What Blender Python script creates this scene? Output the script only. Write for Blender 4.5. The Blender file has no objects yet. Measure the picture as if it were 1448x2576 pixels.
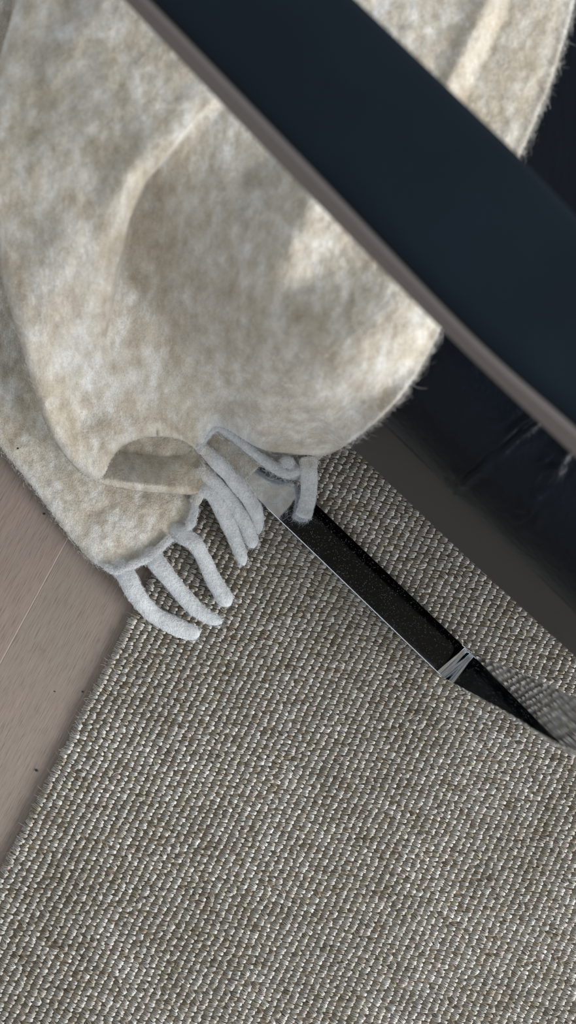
import bpy, math, random
import numpy as np
from mathutils import Vector, Quaternion
rnd = random.Random(7)
rng = np.random.default_rng(11)

# ------------------------------------------------------------------ camera
W, Hh, F = 1448, 2576, 3900.0          # frame and focal length in pixels
CAMZ = 1.37                            # camera height above the floor (m)
NADIR = (251.0, 1789.0)                # pixel looked at straight down
scn = bpy.context.scene
COL = scn.collection
d0 = Vector((NADIR[0] - W / 2, -(NADIR[1] - Hh / 2), -F)).normalized()
Q = d0.rotation_difference(Vector((0, 0, -1)))
cam = bpy.data.objects.new('camera', bpy.data.cameras.new('camera'))
COL.objects.link(cam)
cam.rotation_mode = 'QUATERNION'
cam.rotation_quaternion = Q
cam.location = (0, 0, CAMZ)
cam.data.sensor_fit = 'VERTICAL'
cam.data.sensor_height = 36
cam.data.lens = 36 * F / Hh
cam.data.dof.use_dof = True
cam.data.dof.focus_distance = 1.375
cam.data.dof.aperture_fstop = 6.5
cam.data.clip_start = 0.02
scn.camera = cam

# ------------------------------------------------------------------ world, window light, exposure
world = bpy.data.worlds.new('world')
scn.world = world
world.use_nodes = True
bg = world.node_tree.nodes['Background']
bg.inputs[0].default_value = (0.88, 0.94, 1.0, 1)
bg.inputs[1].default_value = 0.62
la = bpy.data.lights.new('window_light', 'AREA')
la.shape = 'RECTANGLE'
la.size, la.size_y = 1.8, 1.4
la.energy = 150
la.color = (0.97, 0.985, 1.0)
lo = bpy.data.objects.new('window_light', la)
COL.objects.link(lo)
lo.location = (2.45, -1.5, 1.75)
lo.rotation_mode = 'QUATERNION'
lo.rotation_quaternion = (Vector((0.1, 0.0, 0.1)) - Vector(lo.location)).to_track_quat('-Z', 'Y')
vs = scn.view_settings
vs.view_transform = 'Standard'
vs.look = 'None'
vs.exposure = 0.18
vs.gamma = 1.0
vs.use_curve_mapping = False

# ------------------------------------------------------------------ helpers
QM = np.array(Q.to_matrix())
PX = 1.381 / F                          # metres per floor pixel


def at(x, y, h):
    """World point(s) seen at photo pixel x, y at height h."""
    x, y, h = np.broadcast_arrays(np.asarray(x, float), np.asarray(y, float), np.asarray(h, float))
    d = np.stack([x - W / 2, -(y - Hh / 2), np.full(x.shape, -F)], -1) @ QM.T
    t = (h - CAMZ) / d[..., 2]
    p = d * t[..., None]
    p[..., 2] += CAMZ
    return p


def unit(v):
    v = np.asarray(v, float)
    return v / np.linalg.norm(v)


def link(name, me, mat=None, parent=None, smooth=True):
    o = bpy.data.objects.new(name, me)
    COL.objects.link(o)
    if mat:
        me.materials.append(mat)
    if parent:
        o.parent = parent
    if smooth and len(me.polygons):
        me.polygons.foreach_set('use_smooth', np.ones(len(me.polygons), bool))
    return o


def pymesh(name, v, f):
    me = bpy.data.meshes.new(name)
    me.from_pydata([tuple(p) for p in v], [], f)
    me.update()
    return me


def fastmesh(name, v, quads, col=None):
    """Big meshes: v (n,3), quads (m,4) or (m,3)."""
    me = bpy.data.meshes.new(name)
    v = np.ascontiguousarray(v, np.float32)
    quads = np.ascontiguousarray(quads, np.int32)
    k = quads.shape[1]
    me.vertices.add(len(v))
    me.vertices.foreach_set('co', v.ravel())
    me.loops.add(quads.size)
    me.loops.foreach_set('vertex_index', quads.ravel())
    me.polygons.add(len(quads))
    me.polygons.foreach_set('loop_start', np.arange(0, quads.size, k, dtype=np.int32))
    me.update(calc_edges=True)
    if col is not None:
        a = me.color_attributes.new('tint', 'FLOAT_COLOR', 'POINT')
        c = np.ones((len(v), 4), np.float32)
        c[:, :3] = col
        a.data.foreach_set('color', c.ravel())
    return me


def thing(name, label, cat, loc=(0, 0, 0), group=None):
    o = bpy.data.objects.new(name, None)
    o.empty_display_size = 0.05
    COL.objects.link(o)
    tag(o, label, cat, group)
    return o


def tag(o, label=None, cat=None, group=None, kind=None):
    if label: o['label'] = label
    if cat: o['category'] = cat
    if group: o['group'] = group
    if kind: o['kind'] = kind
    return o


def sstep(x, a, b):
    t = np.clip((x - a) / (b - a), 0, 1)
    return t * t * (3 - 2 * t)


def vnoise(x, y, scale, seed=0):
    """Smooth 2-D value noise in -1..1."""
    r = np.random.default_rng(seed).uniform(-1, 1, (256, 256))
    u, v = np.asarray(x, float) / scale + 1000.3, np.asarray(y, float) / scale + 1000.7
    i, j = np.floor(u).astype(int), np.floor(v).astype(int)
    a, b = u - i, v - j
    a, b = a * a * (3 - 2 * a), b * b * (3 - 2 * b)
    g = lambda p, q: r[p % 256, q % 256]
    return (g(i, j) * (1 - a) + g(i + 1, j) * a) * (1 - b) + (g(i, j + 1) * (1 - a) + g(i + 1, j + 1) * a) * b


def tps(pts):
    """Thin-plate spline through (x, y, h) points."""
    p = np.array(pts, float)
    s = 500.0
    x, y, h = p[:, 0] / s, p[:, 1] / s, p[:, 2]
    n = len(p)
    r2 = (x[:, None] - x) ** 2 + (y[:, None] - y) ** 2
    K = np.where(r2 > 0, r2 * np.log(r2 + 1e-12), 0) + np.eye(n) * 0.004
    P = np.stack([np.ones(n), x, y], 1)
    A = np.block([[K, P], [P.T, np.zeros((3, 3))]])
    w = np.linalg.solve(A, np.concatenate([h, np.zeros(3)]))

    def f(X, Y):
        X, Y = np.asarray(X, float) / s, np.asarray(Y, float) / s
        out = w[n] + w[n + 1] * X + w[n + 2] * Y
        for k in range(n):
            q = (X - x[k]) ** 2 + (Y - y[k]) ** 2
            out = out + w[k] * q * np.log(q + 1e-12)
        return out
    return f


def smooth_poly(pts, it=2, closed=True):
    p = np.array(pts, float)
    for _ in range(it):
        if closed:
            n = np.roll(p, -1, 0)
            p = np.stack([p * .75 + n * .25, p * .25 + n * .75], 1).reshape(-1, 2)
        else:
            a, b = p[:-1], p[1:]
            q = np.stack([a * .75 + b * .25, a * .25 + b * .75], 1).reshape(-1, 2)
            p = np.vstack([p[:1], q, p[-1:]])
    return p


def poly_sd(poly, X, Y):
    """Signed distance (positive inside) and nearest boundary point."""
    best = np.full(X.shape, 1e18)
    nx, ny = np.zeros(X.shape), np.zeros(X.shape)
    inside = np.zeros(X.shape, bool)
    for a, b in zip(poly, np.roll(poly, -1, 0)):
        e = b - a
        t = np.clip(((X - a[0]) * e[0] + (Y - a[1]) * e[1]) / (e @ e + 1e-12), 0, 1)
        qx, qy = a[0] + t * e[0], a[1] + t * e[1]
        dd = (X - qx) ** 2 + (Y - qy) ** 2
        m = dd < best
        best[m], nx[m], ny[m] = dd[m], qx[m], qy[m]
        c = (a[1] > Y) != (b[1] > Y)
        with np.errstate(divide='ignore', invalid='ignore'):
            xi = (b[0] - a[0]) * (Y - a[1]) / (b[1] - a[1] + 1e-12) + a[0]
        inside ^= c & (X < xi)
    d = np.sqrt(best)
    return np.where(inside, d, -d), nx, ny


def line_sd(pts, X, Y):
    """Signed distance to an open line (positive on its right when walked downwards the picture's left) and 0..1 position."""
    best = np.full(X.shape, 1e18)
    sgn, pos = np.ones(X.shape), np.zeros(X.shape)
    p = np.array(pts, float)
    L = np.r_[0, np.cumsum(np.hypot(*np.diff(p, axis=0).T))]
    for k in range(len(p) - 1):
        a, b = p[k], p[k + 1]
        e = b - a
        t = np.clip(((X - a[0]) * e[0] + (Y - a[1]) * e[1]) / (e @ e), 0, 1)
        qx, qy = a[0] + t * e[0], a[1] + t * e[1]
        dd = (X - qx) ** 2 + (Y - qy) ** 2
        m = dd < best
        best[m] = dd[m]
        cr = e[0] * (Y - a[1]) - e[1] * (X - a[0])
        sgn[m] = np.where(cr < 0, 1, -1)[m]
        pos[m] = ((L[k] + t * (L[k + 1] - L[k])) / L[-1])[m]
    return np.sqrt(best) * sgn, pos


def tube(path, rad, sides=10, wob=0.0, seed=0, flat=1.0, cap=True):
    """Tube along path (n,3), radii (n)."""
    path = np.asarray(path, float)
    r = np.broadcast_to(np.asarray(rad, float), (len(path),))
    g = np.random.default_rng(seed)
    T = np.gradient(path, axis=0)
    T /= np.linalg.norm(T, axis=1)[:, None] + 1e-12
    V, Fc = [], []
    for i, p in enumerate(path):
        up = np.array([0, 0, 1.0]) if abs(T[i][2]) < .9 else np.array([1.0, 0, 0])
        a = unit(np.cross(up, T[i]))
        b = np.cross(T[i], a)
        for k in range(sides):
            an = 2 * math.pi * k / sides
            q = r[i] * (1 + wob * g.uniform(-1, 1))
            V.append(p + a * math.cos(an) * q + b * math.sin(an) * q * flat)
    n = len(path)
    for i in range(n - 1):
        for k in range(sides):
            k2 = (k + 1) % sides
            Fc.append((i * sides + k, i * sides + k2, (i + 1) * sides + k2, (i + 1) * sides + k))
    if cap:
        Fc.append(tuple(range(sides))[::-1])
        Fc.append(tuple((n - 1) * sides + k for k in range(sides)))
    return V, Fc


def catmull(pts, n):
    p = np.array(pts, float)
    p = np.vstack([2 * p[0] - p[1], p, 2 * p[-1] - p[-2]])
    out = []
    m = len(p) - 3
    for t in np.linspace(0, m - 1e-9, n):
        i = int(t)
        u = t - i
        a, b, c, d = p[i:i + 4]
        out.append(.5 * ((2 * b) + (c - a) * u + (2 * a - 5 * b + 4 * c - d) * u * u + (3 * b - a - 3 * c + d) * u ** 3))
    return np.array(out)


# ------------------------------------------------------------------ materials
def mat(name):
    m = bpy.data.materials.new(name)
    m.use_nodes = True
    nt = m.node_tree
    return m, nt, nt.nodes['Principled BSDF']


def N(nt, kind, **kw):
    n = nt.nodes.new(kind)
    for k, v in kw.items():
        if k in n.inputs: n.inputs[k].default_value = v
        else: setattr(n, k, v)
    return n


def noise(nt, vec, scale, detail=3, rough=.6):
    n = N(nt, 'ShaderNodeTexNoise')
    n.inputs['Scale'].default_value = scale
    n.inputs['Detail'].default_value = detail
    n.inputs['Roughness'].default_value = rough
    nt.links.new(vec, n.inputs['Vector'])
    return n.outputs['Fac']


def ramp(nt, fac, stops):
    r = N(nt, 'ShaderNodeValToRGB')
    e = r.color_ramp.elements
    while len(e) > 1: e.remove(e[0])
    e[0].position, e[0].color = stops[0][0], (*stops[0][1], 1)
    for p, c in stops[1:]:
        k = e.new(p)
        k.color = (*c, 1)
    nt.links.new(fac, r.inputs[0])
    return r.outputs[0]


def mapped(nt, scale=(1, 1, 1), rot=(0, 0, 0)):
    t = N(nt, 'ShaderNodeTexCoord')
    m = N(nt, 'ShaderNodeMapping')
    m.inputs['Scale'].default_value = scale
    m.inputs['Rotation'].default_value = rot
    nt.links.new(t.outputs['Object'], m.inputs[0])
    return m.outputs[0]


def mixc(nt, fac, a, b, mode='MIX'):
    m = N(nt, 'ShaderNodeMix', data_type='RGBA', blend_type=mode)
    for s, v in ((m.inputs[0], fac), (m.inputs[6], a), (m.inputs[7], b)):
        if isinstance(v, bpy.types.NodeSocket): nt.links.new(v, s)
        elif isinstance(v, (int, float)): s.default_value = v
        else: s.default_value = (*v, 1)
    return m.outputs[2]


def bump(nt, h, strength, dist, normal=None):
    b = N(nt, 'ShaderNodeBump')
    b.inputs['Strength'].default_value = strength
    b.inputs['Distance'].default_value = dist
    nt.links.new(h, b.inputs['Height'])
    if normal: nt.links.new(normal, b.inputs['Normal'])
    return b.outputs[0]


def mat_wool():
    m, nt, p = mat('brushed_wool')
    rot = (0, 0, math.radians(-25))
    v1 = mapped(nt, (1.35, .9, .33), rot)
    v2 = mapped(nt, (1.2, .9, .6))
    big = noise(nt, v1, 62, 5, .62)
    vast = noise(nt, v1, 9, 2, .5)
    mid = noise(nt, v1, 90, 4, .65)
    fine = noise(nt, v2, 900, 2, .7)
    base = ramp(nt, big, [(.30, (.49, .43, .35)), (.45, (.575, .53, .455)), (.57, (.66, .635, .59)), (.70, (.78, .78, .765))])
    c2 = ramp(nt, mid, [(.30, (.66, .64, .61)), (.52, (.93, .93, .92)), (.72, (1.12, 1.13, 1.14))])
    c = mixc(nt, .8, base, c2, 'MULTIPLY')
    c = mixc(nt, 1.0, c, ramp(nt, vast, [(.38, (.90, .86, .79)), (.62, (1.04, 1.04, 1.04))]), 'MULTIPLY')
    c3 = ramp(nt, fine, [(.3, (.74, .73, .72)), (.7, (1.16, 1.16, 1.17))])
    c = mixc(nt, .8, c, c3, 'MULTIPLY')
    at_ = N(nt, 'ShaderNodeVertexColor', layer_name='tint')
    sep = N(nt, 'ShaderNodeSeparateColor')
    nt.links.new(at_.outputs[0], sep.inputs[0])
    c4 = mixc(nt, 1.0, c3, ramp(nt, mid, [(.35, (.80, .80, .80)), (.65, (1.08, 1.08, 1.08))]), 'MULTIPLY')
    white = mixc(nt, .8, (.64, .665, .685), c4, 'MULTIPLY')
    c = mixc(nt, sep.outputs[0], c, white)
    nt.links.new(c, p.inputs['Base Color'])
    p.inputs['Roughness'].default_value = .95
    p.inputs['Specular IOR Level'].default_value = .1
    p.inputs['Sheen Weight'].default_value = .25
    p.inputs['Sheen Roughness'].default_value = .5
    n1 = bump(nt, mid, .55, .004)
    n2 = bump(nt, fine, .7, .0012, n1)
    nt.links.new(n2, p.inputs['Normal'])
    return m


def mat_fibre():
    m, nt, p = mat('wool_fibre')
    at_ = N(nt, 'ShaderNodeVertexColor', layer_name='tint')
    nt.links.new(at_.outputs[0], p.inputs['Base Color'])
    p.inputs['Roughness'].default_value = .8
    p.inputs['Specular IOR Level'].default_value = .2
    return m


def mat_loop():
    m, nt, p = mat('rug_yarn')
    at_ = N(nt, 'ShaderNodeVertexColor', layer_name='tint')
    v = mapped(nt)
    f = noise(nt, v, 1500, 2, .7)
    big = noise(nt, v, 9, 3, .5)
    c = mixc(nt, 1.0, at_.outputs[0], ramp(nt, f, [(.3, (.55, .54, .52)), (.7, (1.35, 1.35, 1.35))]), 'MULTIPLY')
    c = mixc(nt, 1.0, c, ramp(nt, big, [(.35, (.90, .89, .87)), (.65, (1.08, 1.08, 1.09))]), 'MULTIPLY')
    nt.links.new(c, p.inputs['Base Color'])
    p.inputs['Roughness'].default_value = .8
    p.inputs['Specular IOR Level'].default_value = .15
    nt.links.new(bump(nt, f, .5, .0006), p.inputs['Normal'])
    return m


def mat_backing():
    m, nt, p = mat('rug_backing')
    v = mapped(nt)
    f = noise(nt, v, 500, 3, .7)
    nt.links.new(ramp(nt, f, [(.3, (.16, .125, .085)), (.7, (.34, .28, .20))]), p.inputs['Base Color'])
    p.inputs['Roughness'].default_value = .95
    nt.links.new(bump(nt, f, .8, .002), p.inputs['Normal'])
    return m


def mat_wood(ang, base_a, base_b, name):
    m, nt, p = mat(name)
    v = mapped(nt, (1, 1, 1), (0, 0, -ang))
    mp = N(nt, 'ShaderNodeMapping')
    mp.inputs['Scale'].default_value = (.5, 16, 1)
    nt.links.new(v, mp.inputs[0])
    g1 = noise(nt, mp.outputs[0], 45, 5, .68)
    mp2 = N(nt, 'ShaderNodeMapping')
    mp2.inputs['Scale'].default_value = (.4, 8, 1)
    nt.links.new(v, mp2.inputs[0])
    pores = noise(nt, mp2.outputs[0], 170, 2, .6)
    mp3 = N(nt, 'ShaderNodeMapping')
    mp3.inputs['Scale'].default_value = (1, 3.2, 1)
    nt.links.new(v, mp3.inputs[0])
    big = noise(nt, mp3.outputs[0], 9, 3, .5)
    c = mixc(nt, big, base_a, base_b)
    c = mixc(nt, .65, c, ramp(nt, g1, [(.32, (.72, .70, .68)), (.55, (1, 1, 1)), (.75, (1.13, 1.12, 1.11))]), 'MULTIPLY')
    c = mixc(nt, .8, c, ramp(nt, pores, [(.28, (.55, .50, .47)), (.46, (1, 1, 1)), (.7, (1.10, 1.10, 1.10))]), 'MULTIPLY')
    nt.links.new(c, p.inputs['Base Color'])
    p.inputs['Roughness'].default_value = .62
    p.inputs['Specular IOR Level'].default_value = .3
    nt.links.new(bump(nt, pores, .25, .0006), p.inputs['Normal'])
    return m


def mat_leather(name, col, rough, bstr, cre=.0, spec=.13):
    m, nt, p = mat(name)
    v = mapped(nt)
    g = noise(nt, v, 420, 3, .6)
    big = noise(nt, v, 14, 3, .55)
    c = mixc(nt, big, [k * .7 for k in col], [k * 1.35 for k in col])
    nt.links.new(c, p.inputs['Base Color'])
    p.inputs['Roughness'].default_value = rough
    p.inputs['Specular IOR Level'].default_value = spec
    n1 = bump(nt, g, bstr, .0008)
    if cre:
        mv = mapped(nt, (1, .25, 1), (0, 0, math.radians(35)))
        w = noise(nt, mv, 130, 4, .7)
        n1 = bump(nt, w, cre, .003, n1)
    nt.links.new(n1, p.inputs['Normal'])
    return m


def mat_plain(name, col, rough, metal=0.0, spec=.5, grain=0.0):
    m, nt, p = mat(name)
    v = mapped(nt)
    f = noise(nt, v, 260, 3, .6)
    c = mixc(nt, f, [k * .9 for k in col], [k * 1.1 for k in col])
    nt.links.new(c, p.inputs['Base Color'])
    p.inputs['Roughness'].default_value = rough
    p.inputs['Metallic'].default_value = metal
    p.inputs['Specular IOR Level'].default_value = spec
    if grain:
        nt.links.new(bump(nt, f, grain, .0006), p.inputs['Normal'])
    return m


M_WOOL = mat_wool()
M_FIB = mat_fibre()
M_LOOP = mat_loop()
M_BACK = mat_backing()
M_PAD = mat_leather('arm_leather', (.0034, .0078, .0125), .55, .25, 0, .11)
M_SEAT = mat_leather('seat_leather', (.0016, .0034, .0062), .33, .35, .4, .13)
M_ARMEDGE = mat_plain('armrest_edge_lacquer', (.155, .13, .122), .55, .0, .4)
M_UNDER = mat_plain('black_dust_cover', (.002, .0022, .0026), .8, .0, .1)
M_RAIL = mat_plain('seat_rail_lacquer', (.034, .032, .029), .5, .0, .3)
M_CHROME = mat_plain('polished_steel', (.72, .76, .81), .045, 1.0)
_nt = M_CHROME.node_tree
_v = mapped(_nt, (1, 1, 1))
_f = noise(_nt, _v, 22, 3, .6)
_r = ramp(_nt, _f, [(.45, (.035, .035, .035)), (.75, (.09, .09, .09))])
_nt.links.new(_r, _nt.nodes['Principled BSDF'].inputs['Roughness'])
M_CRUMB = mat_plain('dark_crumb', (.02, .016, .012), .8)

# ------------------------------------------------------------------ floor of oak planks
j0, j1 = at(165, 1365, 0), at(0, 1670, 0)
gdir = unit((j1 - j0)[:2])                       # along the planks
gper = np.array([-gdir[1], gdir[0]])
if gper[0] < 0: gper = -gper                     # towards the rug
ang = math.atan2(gdir[1], gdir[0])
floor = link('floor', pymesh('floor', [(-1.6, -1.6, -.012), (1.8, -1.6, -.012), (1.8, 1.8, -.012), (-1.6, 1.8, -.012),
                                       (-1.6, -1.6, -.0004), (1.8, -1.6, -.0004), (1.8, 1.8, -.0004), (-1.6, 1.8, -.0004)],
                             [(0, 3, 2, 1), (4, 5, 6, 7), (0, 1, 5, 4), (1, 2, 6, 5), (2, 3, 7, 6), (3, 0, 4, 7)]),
             mat_plain('joint_highlight', (.42, .35, .31), .7), smooth=False)  # pale colour in the gaps paints the bevel highlight along the plank joints
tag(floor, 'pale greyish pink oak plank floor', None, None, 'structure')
wood_a = mat_wood(ang, (.255, .186, .157), (.212, .18, .148), 'oak_pinkish')
wood_b = mat_wood(ang, (.205, .18, .146), (.255, .19, .161), 'oak_greyish')
PWID, PLEN, GAP = .190, 1.15, .0009
J = np.array(j0[:2])
k_id = 0
for r_ in range(-5, 7):
    off = rnd.uniform(0, PLEN)
    for q_ in range(-2, 3):
        a0, a1 = q_ * PLEN + off + GAP / 2, (q_ + 1) * PLEN + off - GAP / 2
        if r_ in (-1, 0):
            a0, a1 = q_ * PLEN * 1.3 - .9 + GAP / 2, (q_ + 1) * PLEN * 1.3 - .9 - GAP / 2
        b0, b1 = r_ * PWID + GAP / 2, (r_ + 1) * PWID - GAP / 2
        V, b = [], .0003
        for z, e in ((-.001, 0), (-b, 0), (0, b)):
            for (a, c) in ((a0 + e, b0 + e), (a1 - e, b0 + e), (a1 - e, b1 - e), (a0 + e, b1 - e)):
                xy = J + gdir * a + gper * c
                V.append((xy[0], xy[1], z))
        Fc = [(8, 9, 10, 11)]
        for L_ in (0, 4):
            for k in range(4):
                k2 = (k + 1) % 4
                Fc.append((L_ + k, L_ + k2, L_ + 4 + k2, L_ + 4 + k))
        Fc = [f[::-1] for f in Fc] if np.cross(gdir, gper) < 0 else Fc
        link('plank', pymesh('plank', V, Fc), wood_b if (r_ % 2 == 0) else wood_a, floor, False)

# ------------------------------------------------------------------ rug: backing and rows of wool loops
rug = thing('rug', 'flatwoven boucle rug in mottled grey-beige with diagonal rows of loops', 'rug')
e0, e1 = at(396, 1420, 0), at(0, 2195, 0)
rdir = unit((e1 - e0)[:2])                       # along the rug's left edge, downwards
rper = np.array([-rdir[1], rdir[0]])
if rper[0] < 0: rper = -rper
E = np.array(e0[:2])
def rp(a, c, z):
    xy = E + rdir * a + rper * c
    return (xy[0], xy[1], z)
bz = .0055
V = [rp(-1.0, .002, .0005), rp(1.15, .002, .0005), rp(1.15, 1.3, .0005), rp(-1.0, 1.3, .0005),
     rp(-1.0, .002, bz), rp(1.15, .002, bz), rp(1.15, 1.3, bz), rp(-1.0, 1.3, bz)]
link('backing', pymesh('backing', V, [(0, 1, 2, 3), (4, 7, 6, 5), (0, 4, 5, 1), (1, 5, 6, 2), (2, 6, 7, 3), (3, 7, 4, 0)]), M_BACK, rug, False)
ROW, LOOP = 19.0 * PX, 10.6 * PX
rows = np.arange(0, int(1.0 / ROW))
loops = np.arange(int(-.70 / LOOP), int(.80 / LOOP))
RR, LL = np.meshgrid(rows, loops, indexing='ij')
RR, LL = RR.ravel().astype(float), LL.ravel().astype(float)
n = len(RR)
cc = RR * ROW + .0030 + .0007 * vnoise(LL * 6, RR * 9, 40, 5) + rng.normal(0, .00035, n)
aa = (LL + .42 * RR + .12 * np.sin(RR * 1.7)) * LOOP + rng.normal(0, .0004, n)
cx = E[0] + rdir[0] * aa + rper[0] * cc
cy = E[1] + rdir[1] * aa + rper[1] * cc
# keep loops that the photo could show (and a margin)
rel = np.stack([cx, cy, np.full(n, .008 - CAMZ)], -1) @ QM
ix, iy = W / 2 + F * rel[:, 0] / -rel[:, 2], Hh / 2 - F * rel[:, 1] / -rel[:, 2]
keep = (ix > -150) & (ix < 1650) & (iy > 930) & (iy < 2740)
ring = ~keep & (ix > -900) & (ix < 2250) & (iy > 300) & (iy < 3300)
far_xy = np.stack([cx[ring], cy[ring]], -1)
cc, aa, cx, cy, RR = cc[keep], aa[keep], cx[keep], cy[keep], RR[keep]
n = len(cx)
prof = np.array([(-3.6, -.6), (-2.2, 1.3), (-.4, 3.2), (1.4, 4.9), (2.7, 5.0), (3.3, 2.0)]) * 1e-3
STR, SEG, SID = 4, len(prof), 3
rotj = rng.normal(-.06, .24, n)
scl = rng.uniform(.85, 1.15, n)
zsc = rng.uniform(.85, 1.12, n)
pal = np.array([1.08, 1.09, 1.12]) * np.array([(.50, .475, .43), (.46, .428, .37), (.55, .53, .485), (.41, .37, .31), (.37, .32, .25), (.41, .385, .30), (.47, .41, .375)])
pw = np.array([.30, .25, .22, .11, .04, .04, .04])
lc = pal[rng.choice(len(pal), n, p=pw)] * rng.uniform(.88, 1.14, (n, 1))
# base frame of each loop: u across the row, v along it
ux = rper[0] * np.cos(rotj) + rdir[0] * np.sin(rotj)
uy = rper[1] * np.cos(rotj) + rdir[1] * np.sin(rotj)
vx, vy = -uy, ux
Vs, Cs = [], []
for s in range(STR):
    so = (s - 1.5) * .86e-3
    lat = rng.normal(0, .22e-3, (n, SEG))
    zj = rng.normal(0, .22e-3, (n, SEG))
    rad = rng.uniform(.50e-3, .74e-3, n)
    for k in range(SEG):
        pu = prof[k, 0] * scl
        w_ = 1.08 - .52 * (k / (SEG - 1)) ** 1.5
        pv = so * w_ * scl + lat[:, k]
        pz = bz - .0008 + prof[k, 1] * zsc + zj[:, k]
        t0, t1 = prof[max(k - 1, 0)], prof[min(k + 1, SEG - 1)]
        td = (t1 - t0) / np.linalg.norm(t1 - t0)
        nu, nz = -td[1], td[0]                   # normal in the u-z plane
        rk = rad * (.75 if k in (0, SEG - 1) else 1.0)
        for q in range(SID):
            an = q * 2 * math.pi / 3
            du, dv, dz = nu * math.cos(an) * rk, math.sin(an) * rk, nz * math.cos(an) * rk
            Vs.append(np.stack([cx + ux * (pu + du) + vx * (pv + dv), cy + uy * (pu + du) + vy * (pv + dv), pz + dz], -1))
    Cs.append(lc * rng.uniform(.84, 1.14, (n, 1)))
VV = np.stack(Vs, 1)                              # n, STR*SEG*SID, 3
CC = np.repeat(np.stack(Cs, 1), SEG * SID, axis=1)
tmpl = []
for s in range(STR):
    for k in range(SEG - 1):
        for q in range(SID):
            b0 = (s * SEG + k) * SID
            q2 = (q + 1) % SID
            tmpl.append((b0 + q, b0 + q2, b0 + SID + q2, b0 + SID + q))
tmpl = np.array(tmpl)
per = STR * SEG * SID
QU = (tmpl[None] + (np.arange(n) * per)[:, None, None]).reshape(-1, 4)
lp = link('yarn_loops', fastmesh('yarn_loops', VV.reshape(-1, 3), QU, CC.reshape(-1, 3)), M_LOOP, rug)
tag(lp, None, None, None, 'stuff')
# the same loops farther out, each as one plain bent strand
nf = len(far_xy)
fprof = prof[[0, 2, 4, 5]]
Vs = []
for k in range(4):
    rk = (1.2e-3, 1.7e-3, 1.25e-3, .8e-3)[k]
    td = unit(fprof[min(k + 1, 3)] - fprof[max(k - 1, 0)])
    for q in range(3):
        an = q * 2 * math.pi / 3
        a_, b_, c_ = -td[1] * math.cos(an) * rk, math.sin(an) * rk, td[0] * math.cos(an) * rk
        xy = far_xy + rper * (fprof[k, 0] + a_) + rdir * b_
        Vs.append(np.column_stack([xy, np.full(nf, bz - .0008 + fprof[k, 1] * .95 + c_) + rng.normal(0, .0003, nf)]))
VV = np.stack(Vs, 1)
t4 = np.array([(k * 3 + q, k * 3 + (q + 1) % 3, k * 3 + 3 + (q + 1) % 3, k * 3 + 3 + q) for k in range(3) for q in range(3)])
QU = (t4[None] + (np.arange(nf) * 12)[:, None, None]).reshape(-1, 4)
CF = np.repeat(pal[rng.choice(len(pal), nf, p=pw)] * rng.uniform(.8, 1.2, (nf, 1)), 12, axis=0)
lf = link('yarn_loops', fastmesh('outer_yarn_loops', VV.reshape(-1, 3), QU, CF), M_LOOP, rug)
tag(lf, None, None, None, 'stuff')
print('loops', n, nf)


# ------------------------------------------------------------------ fibres (thin curled ribbons)
def fibres(name, P, Nn, length, width, lift, mt, parent, tint, curl=2.2, seg=4, seed=1, direc=None):
    g = np.random.default_rng(seed)
    n = len(P)
    T = g.normal(0, 1, (n, 3)) if direc is None else direc + g.normal(0, .35, (n, 3))
    T -= Nn * (T * Nn).sum(1)[:, None]
    T /= np.linalg.norm(T, axis=1)[:, None] + 1e-9
    B = np.cross(Nn, T)
    Ln = length * g.uniform(.4, 1.3, n)
    th = g.normal(0, curl, n)
    pts = [P.copy()]
    cur, a = P.copy(), np.zeros(n)
    up = lift * g.uniform(.2, 1.4, n)
    for k in range(seg):
        a = a + th / seg
        rise = up * math.cos(math.pi * (k + .5) / seg * .8)
        cur = cur + (T * np.cos(a)[:, None] + B * np.sin(a)[:, None]) * (Ln / seg)[:, None] + Nn * (rise * Ln / seg)[:, None]
        pts.append(cur.copy())
    S = g.normal(0, 1, (n, 3))
    S -= T * (S * T).sum(1)[:, None]
    S /= np.linalg.norm(S, axis=1)[:, None] + 1e-9
    rows_ = []
    for k, q in enumerate(pts):
        w = width * (1 - .7 * (k / seg)) * .5
        rows_ += [q - S * w, q + S * w]
    VV = np.stack(rows_, 1)
    m = VV.shape[1]
    t = np.array([(2 * k, 2 * k + 1, 2 * k + 3, 2 * k + 2) for k in range(seg)])
    QQ = (t[None] + (np.arange(n) * m)[:, None, None]).reshape(-1, 4)
    C = np.repeat((np.array(tint) * g.uniform(.8, 1.15, (n, 1)))[:, None, :], m, 1).reshape(-1, 3)
    o = link(name, fastmesh(name, VV.reshape(-1, 3), QQ, C), mt, parent)
    tag(o, None, None, None, 'stuff')
    return o


gx, gy = rng.uniform(100, 1440, 420), rng.uniform(1150, 2576, 420)
fp = at(gx, gy, .0105)
ok = ((fp[:, :2] - E) @ rper) > .004
fp = fp[ok]
fibres('stray_fibres', fp, np.tile([0, 0, 1.0], (len(fp), 1)), .0075, .00022, .35, M_FIB, rug, (.72, .70, .64), curl=1.0, seed=3)
ed = rng.uniform(-.25, .45, 160)
fp = np.stack([E[0] + rdir[0] * ed, E[1] + rdir[1] * ed, np.full(160, .006)], -1)
fibres('edge_fibres', fp, np.tile([0, 0, 1.0], (160, 1)), .005, .0002, .2, M_FIB, rug, (.6, .57, .5), curl=1.0, seed=4,
       direc=np.tile([-rper[0], -rper[1], 0], (160, 1)))

# ------------------------------------------------------------------ armchair
chair = thing('armchair', 'low armchair in near-black navy leather on a polished flat steel sled frame', 'armchair')

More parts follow.
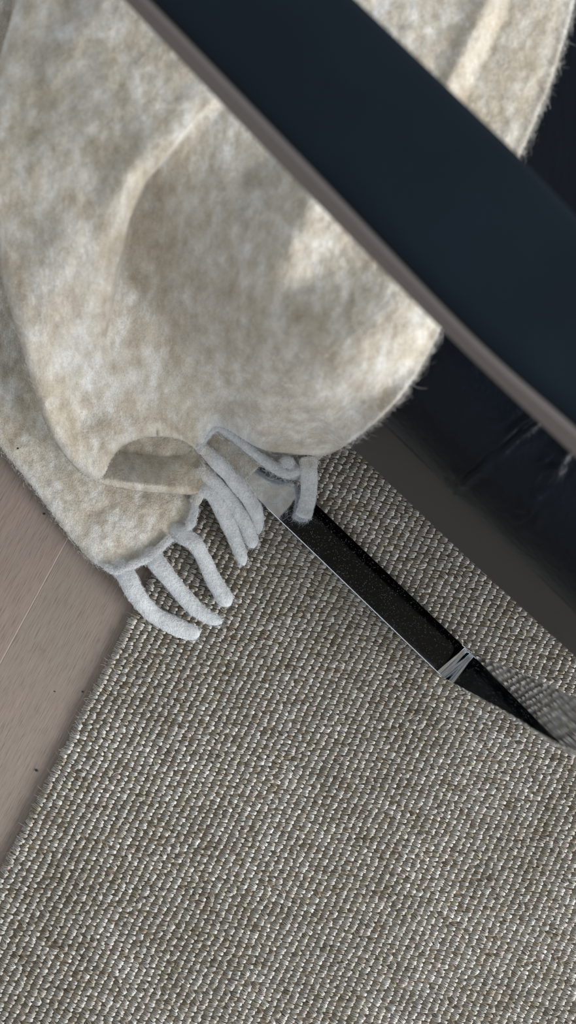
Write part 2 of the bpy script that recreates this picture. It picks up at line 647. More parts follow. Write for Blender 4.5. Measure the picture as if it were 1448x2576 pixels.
# --- flat steel bar: on the rug, folded up into the front leg
ZB = .0195                                        # top of the bar
BW, BT = 96 * PX, .0075
nrm2 = unit((at(683 + 68.7, 1230 - 72.7, ZB) - at(683, 1230, ZB))[:2])
Wd = np.array([nrm2[0], nrm2[1], 0])
c_back, c_fold = at(60, 625, ZB), at(1146, 1671, ZB)
leg_hi = at(1500, 1840, .455)
bd = unit(c_fold - c_back)
Wd = unit(Wd - bd * (Wd @ bd))
ld = unit(leg_hi - c_fold)
rB = .013
path = [c_back + bd * t for t in np.linspace(0, np.linalg.norm(c_fold - c_back) - rB, 24)]
p0, p1 = c_fold - bd * rB, c_fold + ld * rB * 1.6
for t in np.linspace(0, 1, 25)[1:]:
    path.append(p0 * (1 - t) ** 2 + 2 * t * (1 - t) * c_fold + p1 * t * t)
leg_pts = [p1, p1 * .5 + leg_hi * .5, leg_hi]
up1 = at(1671, 1790, .54)
up2 = np.array([at(1210, 1650, 0)[0], at(1210, 1650, 0)[1], .585])
up3 = np.array([at(1235, 1540, 0)[0], at(1235, 1540, 0)[1], .606])
path += list(catmull(leg_pts + [up1, up2, up3], 60)[1:])
path = np.array(path)
T = np.gradient(path, axis=0)
T /= np.linalg.norm(T, axis=1)[:, None]
V, Fc = [], []
e = .0009
sec = [(-BW / 2 + e, 0), (BW / 2 - e, 0), (BW / 2 - e * .3, -e * .3), (BW / 2, -e), (BW / 2, -BT + e), (BW / 2 - e, -BT), (-BW / 2 + e, -BT), (-BW / 2, -BT + e), (-BW / 2, -e), (-BW / 2 + e * .3, -e * .3)]
for i, p in enumerate(path):
    nn = unit(np.cross(T[i], Wd))
    if i < 20 and nn[2] < 0: flip = -1
    elif i == 0: flip = 1
    if i == 0: flip = -1 if nn[2] < 0 else 1
    nn = nn * flip
    ww = unit(np.cross(nn, T[i])) * (1 if np.dot(np.cross(nn, T[i]), Wd) > 0 else -1)
    for a, b in sec:
        V.append(p + ww * a + nn * b)
m_ = len(sec)
for i in range(len(path) - 1):
    for k in range(m_):
        k2 = (k + 1) % m_
        Fc.append((i * m_ + k, i * m_ + k2, (i + 1) * m_ + k2, (i + 1) * m_ + k))
Fc += [tuple(range(m_)), tuple((len(path) - 1) * m_ + k for k in range(m_))]
bar_me = pymesh('sled_bar', V, Fc)
import bmesh
def fix_normals(me):
    b = bmesh.new(); b.from_mesh(me); bmesh.ops.recalc_face_normals(b, faces=b.faces); b.to_mesh(me); b.free()
fix_normals(bar_me)
bar = link('sled_bar', bar_me, M_CHROME, chair)
for i_ in range(len(bar_me.polygons)):
    pass
es = bar.modifiers.new('split', 'EDGE_SPLIT'); es.split_angle = math.radians(14)
tag(bar, 'mirror-polished flat steel bar folded up into the leg')

# --- lengthwise sweep with stations given by photo points
def sweep(name, stations, mt, parent, closed=True, caps=True):
    S = np.array(stations)                        # (n, m, 3)
    n, m = S.shape[:2]
    Fc = []
    for i in range(n - 1):
        for k in range(m if closed else m - 1):
            k2 = (k + 1) % m
            Fc.append((i * m + k, i * m + k2, (i + 1) * m + k2, (i + 1) * m + k))
    if closed and caps:
        Fc += [tuple(range(m)), tuple((n - 1) * m + k for k in range(m))]
    me = pymesh(name, S.reshape(-1, 3), Fc)
    fix_normals(me)
    return link(name, me, mt, parent)


def curve_xy(pts, n, h, ext=(0, 0)):
    """Photo line at height h as n world points, run on at both ends."""
    P = catmull([(x, y) for x, y in pts], n)
    Wp = at(P[:, 0], P[:, 1], h)
    a, b = unit(Wp[0] - Wp[1]), unit(Wp[-1] - Wp[-2])
    out = [Wp[0] + a * t for t in np.linspace(ext[0], 0, 6)[:-1]] + list(Wp) + [Wp[-1] + b * t for t in np.linspace(0, ext[1], 6)[1:]]
    return np.array(out)

# --- armrest
NA = 40
lo_l = curve_xy([(304, 0), (697, 414), (1115, 840), (1448, 1156)], NA, .617, (.25, .12))
hi_l = curve_xy([(364, 0), (764, 414), (1172, 840), (1448, 1088)], NA, .647, (.25, .12))
hi_r = curve_xy([(905, 0), (1100, 186), (1310, 388), (1448, 532)], NA, .647, (.25, .12))
arm = bpy.data.objects.new('armrest', None)
stat_rail, stat_pad = [], []
for i in range(len(lo_l)):
    a, b, c = lo_l[i], hi_l[i], hi_r[i]
    # resample the far edge square to the near one
    ax = unit(np.gradient(hi_l, axis=0)[i])
    t_ = ((hi_r - b) @ ax)
    j = np.argmin(np.abs(t_)); 
    j2 = min(max(j + (1 if t_[j] < 0 else -1), 0), len(hi_r) - 1)
    c = hi_r[j] if t_[j] == t_[j2] else hi_r[j] + (hi_r[j2] - hi_r[j]) * (-t_[j] / (t_[j2] - t_[j]))
    x_ = c - b
    wd_ = np.linalg.norm(x_)
    x_ = x_ / wd_
    Z = np.array([0, 0, 1.0])
    b2 = a + (b - a) * .92
    r = .002
    stat_rail.append([a + x_ * .004, a + Z * .003, b2 - Z * r, b2 + x_ * r, b2 + x_ * (wd_ - .004 - r), b2 + x_ * (wd_ - .004) - Z * r, a + x_ * (wd_ - .006) + Z * .003, a + x_ * (wd_ - .010)])
    w = wd_
    prof_ = [(.0032, -.0015), (.0022, .002), (.0035, .0065), (.008, .0105), (.016, .0125), (.03, .0135), (w * .5, .0145), (w - .028, .0135), (w - .012, .0115), (w - .004, .0085), (w - .0005, .0035), (w - .001, -.002), (w - .004, -.004), (.006, -.004)]
    stat_pad.append([b + x_ * u + Z * (v - .004) for u, v in prof_])
rail = sweep('armrest_rail', stat_rail, M_ARMEDGE, chair)
tag(rail, 'taupe lacquered edge of the armrest')
es = rail.modifiers.new('split', 'EDGE_SPLIT'); es.split_angle = math.radians(35)
pad = sweep('armrest_pad', stat_pad, M_PAD, chair)
sb = pad.modifiers.new('sub', 'SUBSURF'); sb.levels = sb.render_levels = 1

# --- seat rail (the dark band above the rug)
NS = 40
s_lo = curve_xy([(700, 955), (880, 1124), (1160, 1392), (1448, 1656)], NS, .25, (.25, .35))
s_hi = curve_xy([(770, 880), (960, 1066), (1220, 1320), (1448, 1545)], NS, .312, (.25, .35))
X_ = []
for i in range(len(s_lo)):
    a = s_lo[i]
    ax = unit(np.gradient(s_lo, axis=0)[i])
    inn = np.array([-ax[1], ax[0], 0]); inn = inn if inn @ Wd > 0 else -inn
    t_ = ((s_hi - a) @ ax); j = np.argmin(np.abs(t_)); j2 = min(max(j + (1 if t_[j] < 0 else -1), 0), len(s_hi) - 1)
    c = s_hi[j] if j == j2 or t_[j] == t_[j2] else s_hi[j] + (s_hi[j2] - s_hi[j]) * (-t_[j] / (t_[j2] - t_[j]))
    X_.append((a, c, inn))
st = []
for a, c, inn in X_:
    st.append([a + inn * .002, a + np.array([0, 0, .002]), c - np.array([0, 0, .0015]), c + inn * .0015, c + inn * .03, a + inn * .03])
sr = sweep('seat_rail', st, M_RAIL, chair)
tag(sr, 'dark taupe lacquered rail below the seat')
es = sr.modifiers.new('split', 'EDGE_SPLIT'); es.split_angle = math.radians(35)

# --- seat cushion: side, rounded edge, top, with creases beside the seam
NC = 150
s_hi2 = curve_xy([(770, 880), (960, 1066), (1220, 1320), (1448, 1545)], NC - 10, .316, (.25, .35))
cprof = [(.05, -.05), (.002, -.05), (.002, .0), (.0035, .003), (-.001, .008), (-.0035, .018), (-.0035, .030), (-.0015, .043), (.003, .056), (.010, .068), (.020, .078), (.034, .086), (.055, .0915), (.09, .095), (.16, .097), (.26, .098), (.38, .096), (.50, .09)]
cp = catmull([(u, v, 0) for u, v in cprof[3:]], 90)[:, :2]
cp = np.vstack([np.array(cprof[:3]), cp])
P_ = np.zeros((len(s_hi2), len(cp), 3))
Gd = np.gradient(s_hi2, axis=0)
for i, a in enumerate(s_hi2):
    ax = unit(Gd[i]); inn = np.array([-ax[1], ax[0], 0]); inn = inn if inn @ Wd > 0 else -inn
    P_[i] = a + inn * cp[:, :1] + np.array([0, 0, 1.0]) * cp[:, 1:]
rel = (P_ - np.array([0, 0, CAMZ])) @ QM
IX, IY = W / 2 + F * rel[..., 0] / -rel[..., 2], Hh / 2 - F * rel[..., 1] / -rel[..., 2]
dv = np.gradient(P_, axis=1); du = np.gradient(P_, axis=0)
NN = np.cross(du, dv); NN /= np.linalg.norm(NN, axis=2)[..., None] + 1e-12
if NN[60, 60, 2] < 0: NN = -NN
sd, pos = line_sd([(1500, 930), (1345, 1052), (1165, 1205), (1120, 1245)], IX, IY)
h_ = .0022 * np.exp(-((sd - 9) / 7) ** 2) - .0028 * np.exp(-(sd / 4.5) ** 2) + .0022 * np.exp(-((sd + 9) / 7) ** 2)
h_ += .0010 * vnoise(IX + IY, IX - IY, 26, 8) * np.exp(-(sd / 60) ** 2) * (np.abs(sd) > 12)
sd2, pos2 = line_sd([(1440, 1120), (1375, 1190), (1330, 1290)], IX, IY)
h_ += .0024 * np.exp(-(sd2 / 30) ** 2) * (.5 + vnoise(IX * 1.4 + IY * .5, IY, 14, 9))
h_ += .0012 * vnoise(IX, IY, 120, 10)
h_[:, :4] = 0
P_ += NN * h_[..., None]
n, m = P_.shape[:2]
me = fastmesh('seat_cushion', P_.reshape(-1, 3), np.array([(i * m + k, i * m + k + 1, (i + 1) * m + k + 1, (i + 1) * m + k) for i in range(n - 1) for k in range(m - 1)]))
fix_normals(me)
cush = link('seat_cushion', me, M_SEAT, chair)
# underside of the seat so that it is a closed body
und = []
for a, c, inn in X_:
    und.append([a + inn * .028 + np.array([0, 0, .004]), a + inn * .50 + np.array([0, 0, .004]), c + inn * .50 + np.array([0, 0, .09]), c + inn * .03 + np.array([0, 0, -.02])])
ub = sweep('seat_base', und, M_UNDER, chair)
# stitched seam cord
tt = catmull([(1420, 992), (1345, 1052), (1255, 1128), (1165, 1205)], 30)
seam_v, seam_f = [], []
best = []
for x, y in tt:
    dd = (IX - x) ** 2 + (IY - y) ** 2
    dd[:, :3] = 1e9
    i, k = np.unravel_index(np.argmin(dd), dd.shape)
    best.append(P_[i, k] + NN[i, k] * .0006)
best = np.array(best)
for _ in range(3): best[1:-1] = (best[:-2] + best[2:] + best[1:-1] * 2) / 4
V, Fc = tube(best, .0011, 8)
link('seam', pymesh('seam', V, Fc), M_SEAT, cush)

# height of the seat seen at each photo pixel (the blanket must lie on top of it)
GC = 12.0
smap = np.zeros((170, 140))
def splat(Pw):
    rel = (Pw - np.array([0, 0, CAMZ])) @ QM
    a, b = W / 2 + F * rel[..., 0] / -rel[..., 2], Hh / 2 - F * rel[..., 1] / -rel[..., 2]
    i, j = np.round((a + 300) / GC).astype(int).ravel(), np.round((b + 300) / GC).astype(int).ravel()
    z = Pw[..., 2].ravel()
    k = (i >= 0) & (j >= 0) & (i < 170) & (j < 140)
    np.maximum.at(smap, (i[k], j[k]), z[k])
for t_ in np.linspace(0, 1, 9):
    Pu = P_[:, :-1] * (1 - t_) + P_[:, 1:] * t_
    for r_ in np.linspace(0, 1, 17): splat(Pu[1:] * r_ + Pu[:-1] * (1 - r_))
Pm = np.array([[a + (c - a) * t for t in np.linspace(0, 1, 14)] for a, c, _ in X_])
for t in np.linspace(0, 1, 17): splat(Pm[:-1] * (1 - t) + Pm[1:] * t)
for _ in range(2):
    pad_ = np.pad(smap, 1, mode='edge')
    nb = np.stack([pad_[i:i + 170, j:j + 140] for i in range(3) for j in range(3)])
    smap = np.where(smap == 0, np.where((nb > 0).sum(0) > 4, nb.max(0), 0), smap)
for _ in range(4):
    pad_ = np.pad(smap, 1, mode='edge')
    nb = np.stack([pad_[i:i + 170, j:j + 140] for i in range(3) for j in range(3)])
    cnt = (nb > 0).sum(0)
    smap = np.where((smap > 0) & (cnt == 9), np.maximum(nb.mean(0), smap - .001), smap)
def seat_h(X, Y):
    u, v = np.clip((X + 300) / GC, 0, 168.9), np.clip((Y + 300) / GC, 0, 138.9)
    i, j = u.astype(int), v.astype(int)
    a, b = u - i, v - j
    m = np.maximum(np.maximum(smap[i, j], smap[i + 1, j]), np.maximum(smap[i, j + 1], smap[i + 1, j + 1]))
    bl = (smap[i, j] * (1 - a) + smap[i + 1, j] * a) * (1 - b) + (smap[i, j + 1] * (1 - a) + smap[i + 1, j + 1] * a) * b
    return .5 * (m + bl)

# ------------------------------------------------------------------ lint on the steel bar
lx, ly, u_, v_ = [], [], rng.uniform(0, 1, 1500), rng.uniform(-.46, .46, 1500)
base = at(640, 1190, ZB); tip = c_fold
fp = base[None] + (tip - base)[None] * (u_[:, None] ** 1.1) + Wd[None] * (v_ * BW)[:, None]
fp[:, 2] = ZB + .0003
NZ = np.tile([0, 0, 1.0], (len(fp), 1))
lint = fibres('lint', fp, NZ, .0010, .00016, .15, M_FIB, None, (.38, .42, .46), curl=1.2, seg=2, seed=21)
tag(lint, 'pale lint specks scattered over the black-looking steel bar', 'lint')
sel = rng.uniform(0, 1, 70)
fp = at(640 + 150 * rng.uniform(0, 1, 110), 1190 + 120 * rng.uniform(0, 1, 110), ZB + .0008)
inb = np.abs((fp - base) @ Wd) < BW * .45
fp = fp[inb]
hairs = fibres('loose_hairs', fp, np.tile([0, 0, 1.0], (len(fp), 1)), .014, .00016, .25, M_FIB, None, (.55, .56, .58), curl=4.5, seg=10, seed=22)
tag(hairs, 'curly loose wool hairs lying on the bar beside the fringe', 'hairs')

# ------------------------------------------------------------------ wool blanket
blanket = thing('blanket', 'cream and tan mottled brushed wool blanket draped over the seat down to the floor', 'blanket')


def sheet(name, poly, hfun, cell, R=28, drop=.02, tint=None, sm=2, thick=.003):
    poly = smooth_poly(poly, sm)
    x0, y0 = poly.min(0) - cell * 2
    x1, y1 = poly.max(0) + cell * 2
    xs, ys = np.arange(x0, x1, cell), np.arange(y0, y1, cell)
    X, Y = np.meshgrid(xs, ys, indexing='ij')
    sd, nx, ny = poly_sd(poly, X, Y)
    keepv = sd > -cell * .5
    near = np.abs(sd) < cell * .5
    X = np.where(near, nx, X); Y = np.where(near, ny, Y)
    sd = np.where(near, 0, sd)
    h = hfun(X, Y, sd)
    Rr = R(X, Y) if callable(R) else R
    Dr = drop(X, Y) if callable(drop) else drop
    q = np.clip(1 - sd / Rr, 0, 1)
    h = h - Dr * (1 - np.sqrt(np.clip(1 - q * q, 0, 1)))
    if name == 'draped_cloth':
        hs = seat_h(X, Y) + .011
        push = np.where(hs > .02, .5 * (h + hs + np.sqrt((h - hs) ** 2 + .026 ** 2)), h) - h
        for _ in range(14):
            pp_ = np.pad(push, 1, mode='edge')
            push = (pp_[:-2, 1:-1] + pp_[2:, 1:-1] + pp_[1:-1, :-2] + pp_[1:-1, 2:] + 2 * push) / 6
        h = h + push
    P = at(X, Y, h)
    idx = np.full(X.shape, -1)
    a, b, c, d = keepv[:-1, :-1], keepv[1:, :-1], keepv[1:, 1:], keepv[:-1, 1:]
    okq = a & b & c & d
    used = np.zeros(X.shape, bool)
    used[:-1, :-1] |= okq; used[1:, :-1] |= okq; used[1:, 1:] |= okq; used[:-1, 1:] |= okq
    idx[used] = np.arange(used.sum())
    I, J_ = np.nonzero(okq)
    quads = np.stack([idx[I, J_], idx[I, J_ + 1], idx[I + 1, J_ + 1], idx[I + 1, J_]], 1)
    tv = np.zeros(X.shape) if tint is None else tint(X, Y, sd)
    tc = np.stack([tv[used], tv[used] * 0, tv[used] * 0], -1)
    me = fastmesh(name, P[used], quads, tc)
    # normals up
    me.update()
    if len(me.polygons) and me.polygons[len(me.polygons) // 2].normal.z < 0:
        me.flip_normals()
    o = link(name, me, M_WOOL, blanket)
    so = o.modifiers.new('thick', 'SOLIDIFY'); so.thickness = thick; so.offset = -1
    nv = np.zeros(len(me.vertices) * 3); me.vertices.foreach_get('normal', nv)
    return o, P[used], nv.reshape(-1, 3), X[used], Y[used], sd[used], tv[used]


# S1: the main drape with its right lobe
poly1 = [(60, -260), (45, -20), (12, 90), (-25, 240), (-45, 420), (-30, 560), (0, 690), (25, 780), (60, 900), (100, 1035), (135, 1110), (180, 1170),
         (218, 1203), (244, 1211), (262, 1200), (276, 1165), (300, 1128), (345, 1105), (400, 1098), (450, 1104), (485, 1125), (505, 1152), (512, 1130), (520, 1098), (545, 1068), (590, 1092), (640, 1128), (700, 1152), (755, 1160),
         (800, 1156), (860, 1128), (905, 1098), (955, 1055), (1000, 1010), (1042, 955), (1085, 880), (1115, 815), (1190, 660), (1305, 400), (1345, 310), (1390, 200), (1432, 60), (1460, -60), (1500, -260)]
H1 = tps([(60, -200, .42), (500, -200, .43), (900, -200, .43), (1400, -200, .43), (60, 20, .41), (250, 60, .425), (420, 100, .43), (800, 50, .43), (1300, 100, .43),
          (1250, 350, .425), (900, 400, .43), (650, 330, .43), (1100, 760, .42), (880, 700, .43), (700, 600, .42), (500, 430, .415), (200, 230, .415), (0, 130, .40),
          (0, 400, .375), (150, 420, .395), (300, 480, .395), (100, 280, .405), (950, 930, .415), (1040, 900, .42), (900, 980, .375), (820, 1060, .25), (780, 1130, .09), (860, 1110, .15), (700, 1000, .27), (650, 1080, .15), (700, 1140, .062),
          (600, 900, .295), (600, 760, .36), (480, 640, .345), (470, 800, .27), (330, 700, .29), (180, 650, .335), (50, 600, .318), (30, 720, .275), (120, 820, .252),
          (250, 900, .18), (90, 940, .18), (400, 950, .165), (500, 1030, .10), (545, 1075, .065), (320, 1030, .12), (200, 1050, .11), (140, 1080, .13), (270, 1130, .105), (230, 1195, .075), (350, 1100, .112), (450, 1095, .09), (505, 1145, .05)])
crease = [(600, 190), (500, 290), (420, 385), (365, 450), (325, 545), (302, 640), (286, 720), (268, 800), (258, 920)]
lobe_l = [(800, 330), (735, 420), (690, 520), (640, 620), (590, 720), (560, 800)]
ridge_u = [(1290, -200), (1240, 20), (1150, 215), (1080, 380)]


def h_main(X, Y, sd):
    h = H1(X, Y)
    s, t = line_sd(crease, X, Y)
    t = np.clip((Y - 190) / 730, 0, 1)
    amp = .040 * sstep(t, .12, .5) * (1 - sstep(t, .72, .98))
    h -= amp * sstep(s, -1, 9) * np.clip(1 - s / 330, 0, 1)
    h += .012 * sstep(t, .02, .35) * (1 - sstep(t, .70, 1)) * np.where(s < 0, np.exp(s / 330), 1 - sstep(s, -1, 9))
    amp0 = .014 * (1 - sstep(t, .35, .6)) * sstep(t, 0, .15)
    h -= amp0 * sstep(s, -30, 45) * np.exp(-np.clip(s, 0, None) / 250)
    h += .008 * np.exp(-((s + 45) / 38) ** 2) * sstep(t, .1, .4) * (1 - sstep(t, .75, 1))
    s, t = line_sd(lobe_l, X, Y)
    t = np.clip((Y - 330) / 470, 0, 1)
    amp = .034 * sstep(t, 0, .3) * (1 - sstep(t, .7, 1))
    h -= amp * np.exp(-((s + 40) / 60) ** 2) * .5
    h += amp * .55 * np.exp(-((s - 70) / 75) ** 2)
    s, t = line_sd([(300, 660), (335, 715), (375, 760)], X, Y)
    h -= .005 * np.exp(-(s / 14) ** 2) * sstep(t, 0, .2) * (1 - sstep(t, .6, 1))
    s, t = line_sd([(470, 800), (400, 900), (390, 1000)], X, Y)
    h -= .010 * np.exp(-(s / 60) ** 2) * sstep(t, 0, .3)
    s, t = line_sd([(430, 1040), (455, 1075), (505, 1130)], X, Y)
    h -= .008 * np.exp(-(s / 16) ** 2)
    s, t = line_sd([(520, 1000), (500, 1060), (515, 1110)], X, Y)
    h += .006 * np.exp(-(s / 22) ** 2)
    s, t = line_sd(ridge_u, X, Y)
    fy = 1 - sstep(Y, 300, 440)
    h -= fy * .016 * sstep(s, -5, 42) * np.exp(-np.clip(s, 0, None) / 260)
    h += fy * .006 * np.exp(-((s + 22) / 24) ** 2)
    h += .0022 * vnoise(X, Y, 130, 1) + .0012 * vnoise(X, Y, 48, 2) + .0005 * vnoise(X, Y, 18, 3)
    return h


def t_main(X, Y, sd):
    s, _ = line_sd([(505, 1150), (520, 1100), (545, 1066), (600, 1098), (650, 1132)], X, Y)
    return .8 * np.exp(-(s / 16) ** 2)


S1 = sheet('draped_cloth', poly1, h_main, 4.2,
           R=lambda X, Y: np.where(X > 620, 60, 34) * np.where((X > 400) & (X < 620) & (Y > 1000), .35, 1),
           drop=lambda X, Y: (1 - .8 * sstep(X, 215, 245) * (1 - sstep(X, 275, 300)) * sstep(Y, 1135, 1180)) * np.where(X > 620, .042, .022) * np.where((X > 400) & (X < 620) & (Y > 1000), .3, 1), tint=t_main)

# S2: the lower layer that lies on the floor and carries the fringe
poly2 = [(150, -300), (-260, -300), (-330, 500), (-150, 900), (0, 1130), (60, 1200), (108, 1262), (158, 1335), (195, 1375), (222, 1410), (262, 1432), (285, 1452), (312, 1440), (345, 1420), (372, 1418), (388, 1392), (420, 1372),
         (452, 1348), (480, 1320), (492, 1285), (500, 1245), (530, 1200), (520, 1140), (440, 1050), (250, 1000), (100, 800), (100, 400)]
H2 = tps([(-250, -200, .26), (20, 40, .25), (100, 300, .16), (-200, 500, .10), (0, 700, .075), (-100, 900, .05), (0, 1000, .036), (0, 1110, .030), (100, 1050, .032), (100, 1200, .026), (160, 1310, .022), (230, 1390, .020), (300, 1430, .020),
          (250, 1280, .026), (350, 1300, .030), (400, 1380, .022), (470, 1310, .024), (450, 1200, .030), (520, 1180, .034), (300, 1080, .036)])


def h_low(X, Y, sd):
    return H2(X, Y) + .0016 * vnoise(X, Y, 70, 4) + .0008 * vnoise(X, Y, 26, 5) + .0005 * vnoise(X, Y, 11, 6)


def t_low(X, Y, sd):
    s, _ = line_sd([(262, 1432), (285, 1452), (345, 1420), (388, 1392), (452, 1348), (492, 1285), (500, 1240)], X, Y)
    s2, _ = line_sd([(300, 1450), (345, 1424), (390, 1398), (450, 1352), (490, 1300)], X, Y)
    return np.clip(.75 * np.exp(-(s / 20) ** 2) + .22 * np.exp(-((sd - 4) / 22) ** 2) * (X < 260), 0, 1)


S2 = sheet('floor_layer', poly2, h_low, 4.5, R=26, drop=.009, tint=t_low)

# S3: the hollow tuck at the foot of the drape
poly3 = [(222, 1206), (235, 1160), (275, 1110), (345, 1080), (430, 1080), (505, 1105), (545, 1150), (550, 1195), (528, 1228), (500, 1246), (440, 1243), (380, 1240), (320, 1232), (270, 1222)]


def h_tuck(X, Y, sd):
    v = np.clip((Y - 1082 - .10 * (X - 380)) / 136, 0, 1)
    h = .002 + .060 * v ** .85
    h = h + (.060 - h) * (1 - sstep(X, 240, 330)) * sstep(Y, 1160, 1210)
    r = sstep(X, 400, 512)
    return h * (1 - r) + .0385 * r + .0012 * vnoise(X, Y, 60, 7) + .0005 * vnoise(X, Y, 14, 8)


S3 = sheet('tucked_fold', poly3, h_tuck, 4.0, R=20, drop=lambda X, Y: .020 * (1 - sstep(X, 420, 500)) * sstep(X, 240, 320) + .003)

# S5: added cloth flap on the steel bar, standing in for the blanket's reflection
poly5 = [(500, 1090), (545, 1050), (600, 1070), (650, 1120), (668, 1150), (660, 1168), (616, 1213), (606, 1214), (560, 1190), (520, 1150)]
S5 = sheet('reflection_flap', poly5, lambda X, Y, sd: .0245 + .0006 * vnoise(X, Y, 40, 12), 4.0, R=8, drop=.001, sm=1, thick=.0025)

# S4: strip of cloth under the lobe, ending in the fringe hem
poly4 = [(545, 1060), (640, 1085), (800, 1120), (800, 1165), (790, 1185), (765, 1200), (735, 1210), (700, 1200), (668, 1180), (640, 1155), (600, 1125), (560, 1098), (535, 1085)]
S4 = sheet('hem_strip', poly4, lambda X, Y, sd: .046 - .010 * sstep(X, 560, 760) + .0015 * vnoise(X, Y, 26, 9), 4.0, R=16, drop=.008,
           tint=lambda X, Y, sd: .35 + .5 * np.exp(-(sd / 12) ** 2))

# --- fringe tassels: felted cords
def cord(name, pts, rad, seed, flat=.85, knots=26, tip=True, wob=.07, tint=.85):
    C = catmull([at(x, y, h) for x, y, h in pts], knots)
    t = np.linspace(0, 1, knots)
    r = np.interp(t, np.linspace(0, 1, len(rad)), np.array(rad) * PX)
    if tip: r *= np.sqrt(np.clip(1 - np.clip((t - .93) / .07, 0, 1) ** 2, .02, 1))
    g = np.random.default_rng(seed)
    r = r * (1 + .05 * np.interp(t, np.linspace(0, 1, 9), g.uniform(-1, 1, 9)) + .05 * np.interp(t, np.linspace(0, 1, 21), g.uniform(-1, 1, 21)))
    V, Fc = tube(C, r, 14, wob, seed, flat)
    me = pymesh(name, V, Fc)
    fix_normals(me)
    a = me.color_attributes.new('tint', 'FLOAT_COLOR', 'POINT')
    rootf = np.repeat(sstep(t, .02, .26) if tip else np.ones_like(t), 14)
    cc_ = np.ones((len(V), 4), np.float32); cc_[:, :3] = 0; cc_[:, 0] = rootf * tint
    a.data.foreach_set('color', cc_.ravel())
    o = link(name, me, M_WOOL, blanket)
    sb = o.modifiers.new('sub', 'SUBSURF'); sb.levels = sb.render_levels = 1
    return C, r


rz = .020
tass = [
    cord('tassel', [(258, 1362, .005), (294, 1415, .015), (320, 1452, .022), (345, 1500, .024), (385, 1545, .019), (430, 1570, .019), (470, 1588, .019), (503, 1598, .018)], [22, 26, 26, 23, 22, 22, 21, 18], 1),
    cord('tassel', [(340, 1328, .006), (374, 1380, .016), (395, 1416, .023), (425, 1455, .024), (458, 1495, .021), (490, 1530, .020), (522, 1552, .019), (560, 1567, .018)], [20, 24, 24, 22, 21, 20, 17, 14], 2),
    cord('tassel', [(385, 1285, .006), (428, 1320, .015), (462, 1347, .025), (492, 1370, .030), (512, 1405, .026), (532, 1450, .022), (555, 1490, .021), (578, 1526, .020)], [20, 25, 23, 20, 19, 20, 22, 24], 3),
    cord('tassel', [(486, 1268, .030), (505, 1238, .035), (532, 1240, .034), (556, 1280, .029), (580, 1330, .024), (598, 1375, .020), (614, 1424, .018)], [13, 16, 20, 21, 20, 18, 14], 4),
    cord('tassel', [(500, 1172, .040), (528, 1205, .038), (560, 1235, .034), (586, 1270, .029), (612, 1310, .025), (628, 1345, .022), (638, 1380, .020)], [15, 18, 19, 20, 21, 20, 16], 5),
    cord('tassel', [(500, 1118, .050), (530, 1148, .047), (565, 1182, .043), (600, 1222, .037), (630, 1262, .031), (646, 1300, .026), (650, 1345, .021)], [14, 18, 20, 20, 20, 18, 12], 6),
    cord('tassel', [(768, 1150, .044), (776, 1185, .045), (777, 1220, .040), (774, 1255, .037), (767, 1282, .032), (761, 1304, .030)], [20, 21, 21, 20, 21, 19], 7, tip=True),
]
hems = [
    cord('hem_cord', [(496, 1130, .050), (515, 1098, .054), (542, 1070, .056), (575, 1086, .053), (612, 1118, .050), (652, 1150, .047), (690, 1175, .044), (725, 1190, .042), (765, 1178, .044)], [9, 12, 14, 12, 11, 12, 14, 14, 10], 8, tip=False, tint=.8, knots=50),
    cord('hem_cord', [(268, 1428, .024), (300, 1438, .026), (338, 1420, .026), (372, 1404, .027), (398, 1384, .027), (432, 1352, .028)], [6, 9, 9, 10, 9, 8], 9, tip=False, tint=.4, knots=40),
    cord('hem_cord', [(455, 1345, .029), (480, 1318, .030), (490, 1285, .031), (492, 1255, .033), (510, 1235, .034)], [10, 9, 7, 8, 9], 10, tip=False, tint=.6, knots=30),
    cord('hem_cord', [(712, 1166, .048), (722, 1162, .050), (734, 1172, .048)], [11, 13, 10], 11, tip=False, tint=.9, knots=14),
]

# --- brushed fibres standing off the cloth
def pick(S, num, seed, fn=None, w=None):
    _, P, Nv, X, Y, sd, tv = S
    g = np.random.default_rng(seed)
    m = (X > -40) & (X < 1490) & (Y > -40)
    if fn is not None: m &= fn(X, Y, sd)
    i = np.nonzero(m)[0]
    i = g.choice(i, num)
    return P[i] + g.normal(0, .0009, (num, 3)) * np.array([1, 1, 0]), Nv[i], X[i], Y[i]


for k, (S, num, tint, ln) in enumerate([(S1, 26000, (.66, .60, .50), .0055), (S2, 15000, (.62, .55, .44), .0050), (S3, 3000, (.60, .52, .40), .005), (S4, 1800, (.75, .75, .73), .006)]):
    P, Nv, _, _ = pick(S, num, 40 + k)
    fibres('nap_fibres', P, Nv, ln, .00017, .45, M_FIB, blanket, tint, curl=2.0, seg=4, seed=50 + k)
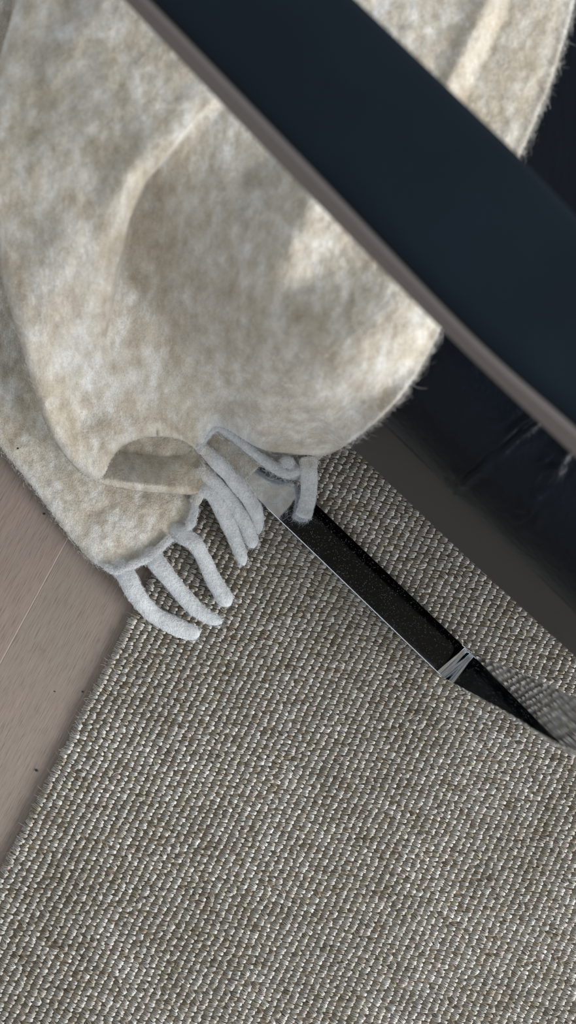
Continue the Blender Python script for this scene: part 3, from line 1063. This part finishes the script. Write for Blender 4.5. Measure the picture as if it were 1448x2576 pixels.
# rim fibres, longer, along the free edges
P, Nv, _, _ = pick(S1, 3600, 60, lambda X, Y, sd: (sd < 14) & (X > 640))
fibres('rim_fibres', P, Nv, .010, .00014, .45, M_FIB, blanket, (.55, .53, .50), curl=5.0, seg=7, seed=61)
P, Nv, _, _ = pick(S2, 2600, 62, lambda X, Y, sd: (sd < 10))
fibres('rim_fibres', P, Nv, .007, .00018, .5, M_FIB, blanket, (.70, .69, .66), curl=3.0, seg=5, seed=63)
P, Nv, _, _ = pick(S4, 700, 64, lambda X, Y, sd: (sd < 8))
fibres('rim_fibres', P, Nv, .010, .00018, .6, M_FIB, blanket, (.75, .75, .74), curl=4.0, seg=6, seed=65)
# tassel fuzz
PP, NP = [], []
g = np.random.default_rng(70)
for C, r in tass + hems:
    nn_ = int(len(C) * 62)
    i = g.integers(0, len(C) - 1, nn_); f = g.uniform(0, 1, nn_)[:, None]
    c = C[i] * (1 - f) + C[i + 1] * f
    T_ = C[i + 1] - C[i]; T_ /= np.linalg.norm(T_, axis=1)[:, None] + 1e-12
    a = g.normal(0, 1, (nn_, 3)); a[:, 2] = np.abs(a[:, 2]); a -= T_ * (a * T_).sum(1)[:, None]; a /= np.linalg.norm(a, axis=1)[:, None]
    PP.append(c + a * r[i][:, None] * .93); NP.append(a)
PP, NP = np.vstack(PP), np.vstack(NP)
fibres('fringe_fibres', PP, NP, .0045, .00017, .45, M_FIB, blanket, (.78, .80, .82), curl=2.5, seg=4, seed=71)

# ------------------------------------------------------------------ crumbs on the floor
def crumb(x, y, h, r, label, seed):
    g = np.random.default_rng(seed)
    bm = bmesh.new()
    bmesh.ops.create_icosphere(bm, subdivisions=2, radius=r)
    for v in bm.verts:
        v.co = Vector([v.co.x * g.uniform(.8, 1.3), v.co.y * g.uniform(.7, 1.1), v.co.z * .7])
    me = bpy.data.meshes.new('crumb'); bm.to_mesh(me); bm.free()
    o = link('crumb', me, M_CRUMB)
    p = at(x, y, h); o.location = (p[0], p[1], h + r * .6)
    tag(o, label, 'crumb')


crumb(92, 1938, 0, .0012, 'black crumb on the wood near the rug, largest of the specks', 1)
crumb(208, 1740, 0, .0008, 'small dark speck on the wood halfway down the rug edge', 2)
crumb(138, 1740, 0, .0006, 'tiny dark speck on the wood left of its twin speck', 3)
crumb(111, 1293, 0, .0010, 'dark speck on the wood close beside the blanket edge', 4)
crumb(45, 1128, .034, .0009, 'tiny black seed resting on the blanket at the left', 5)
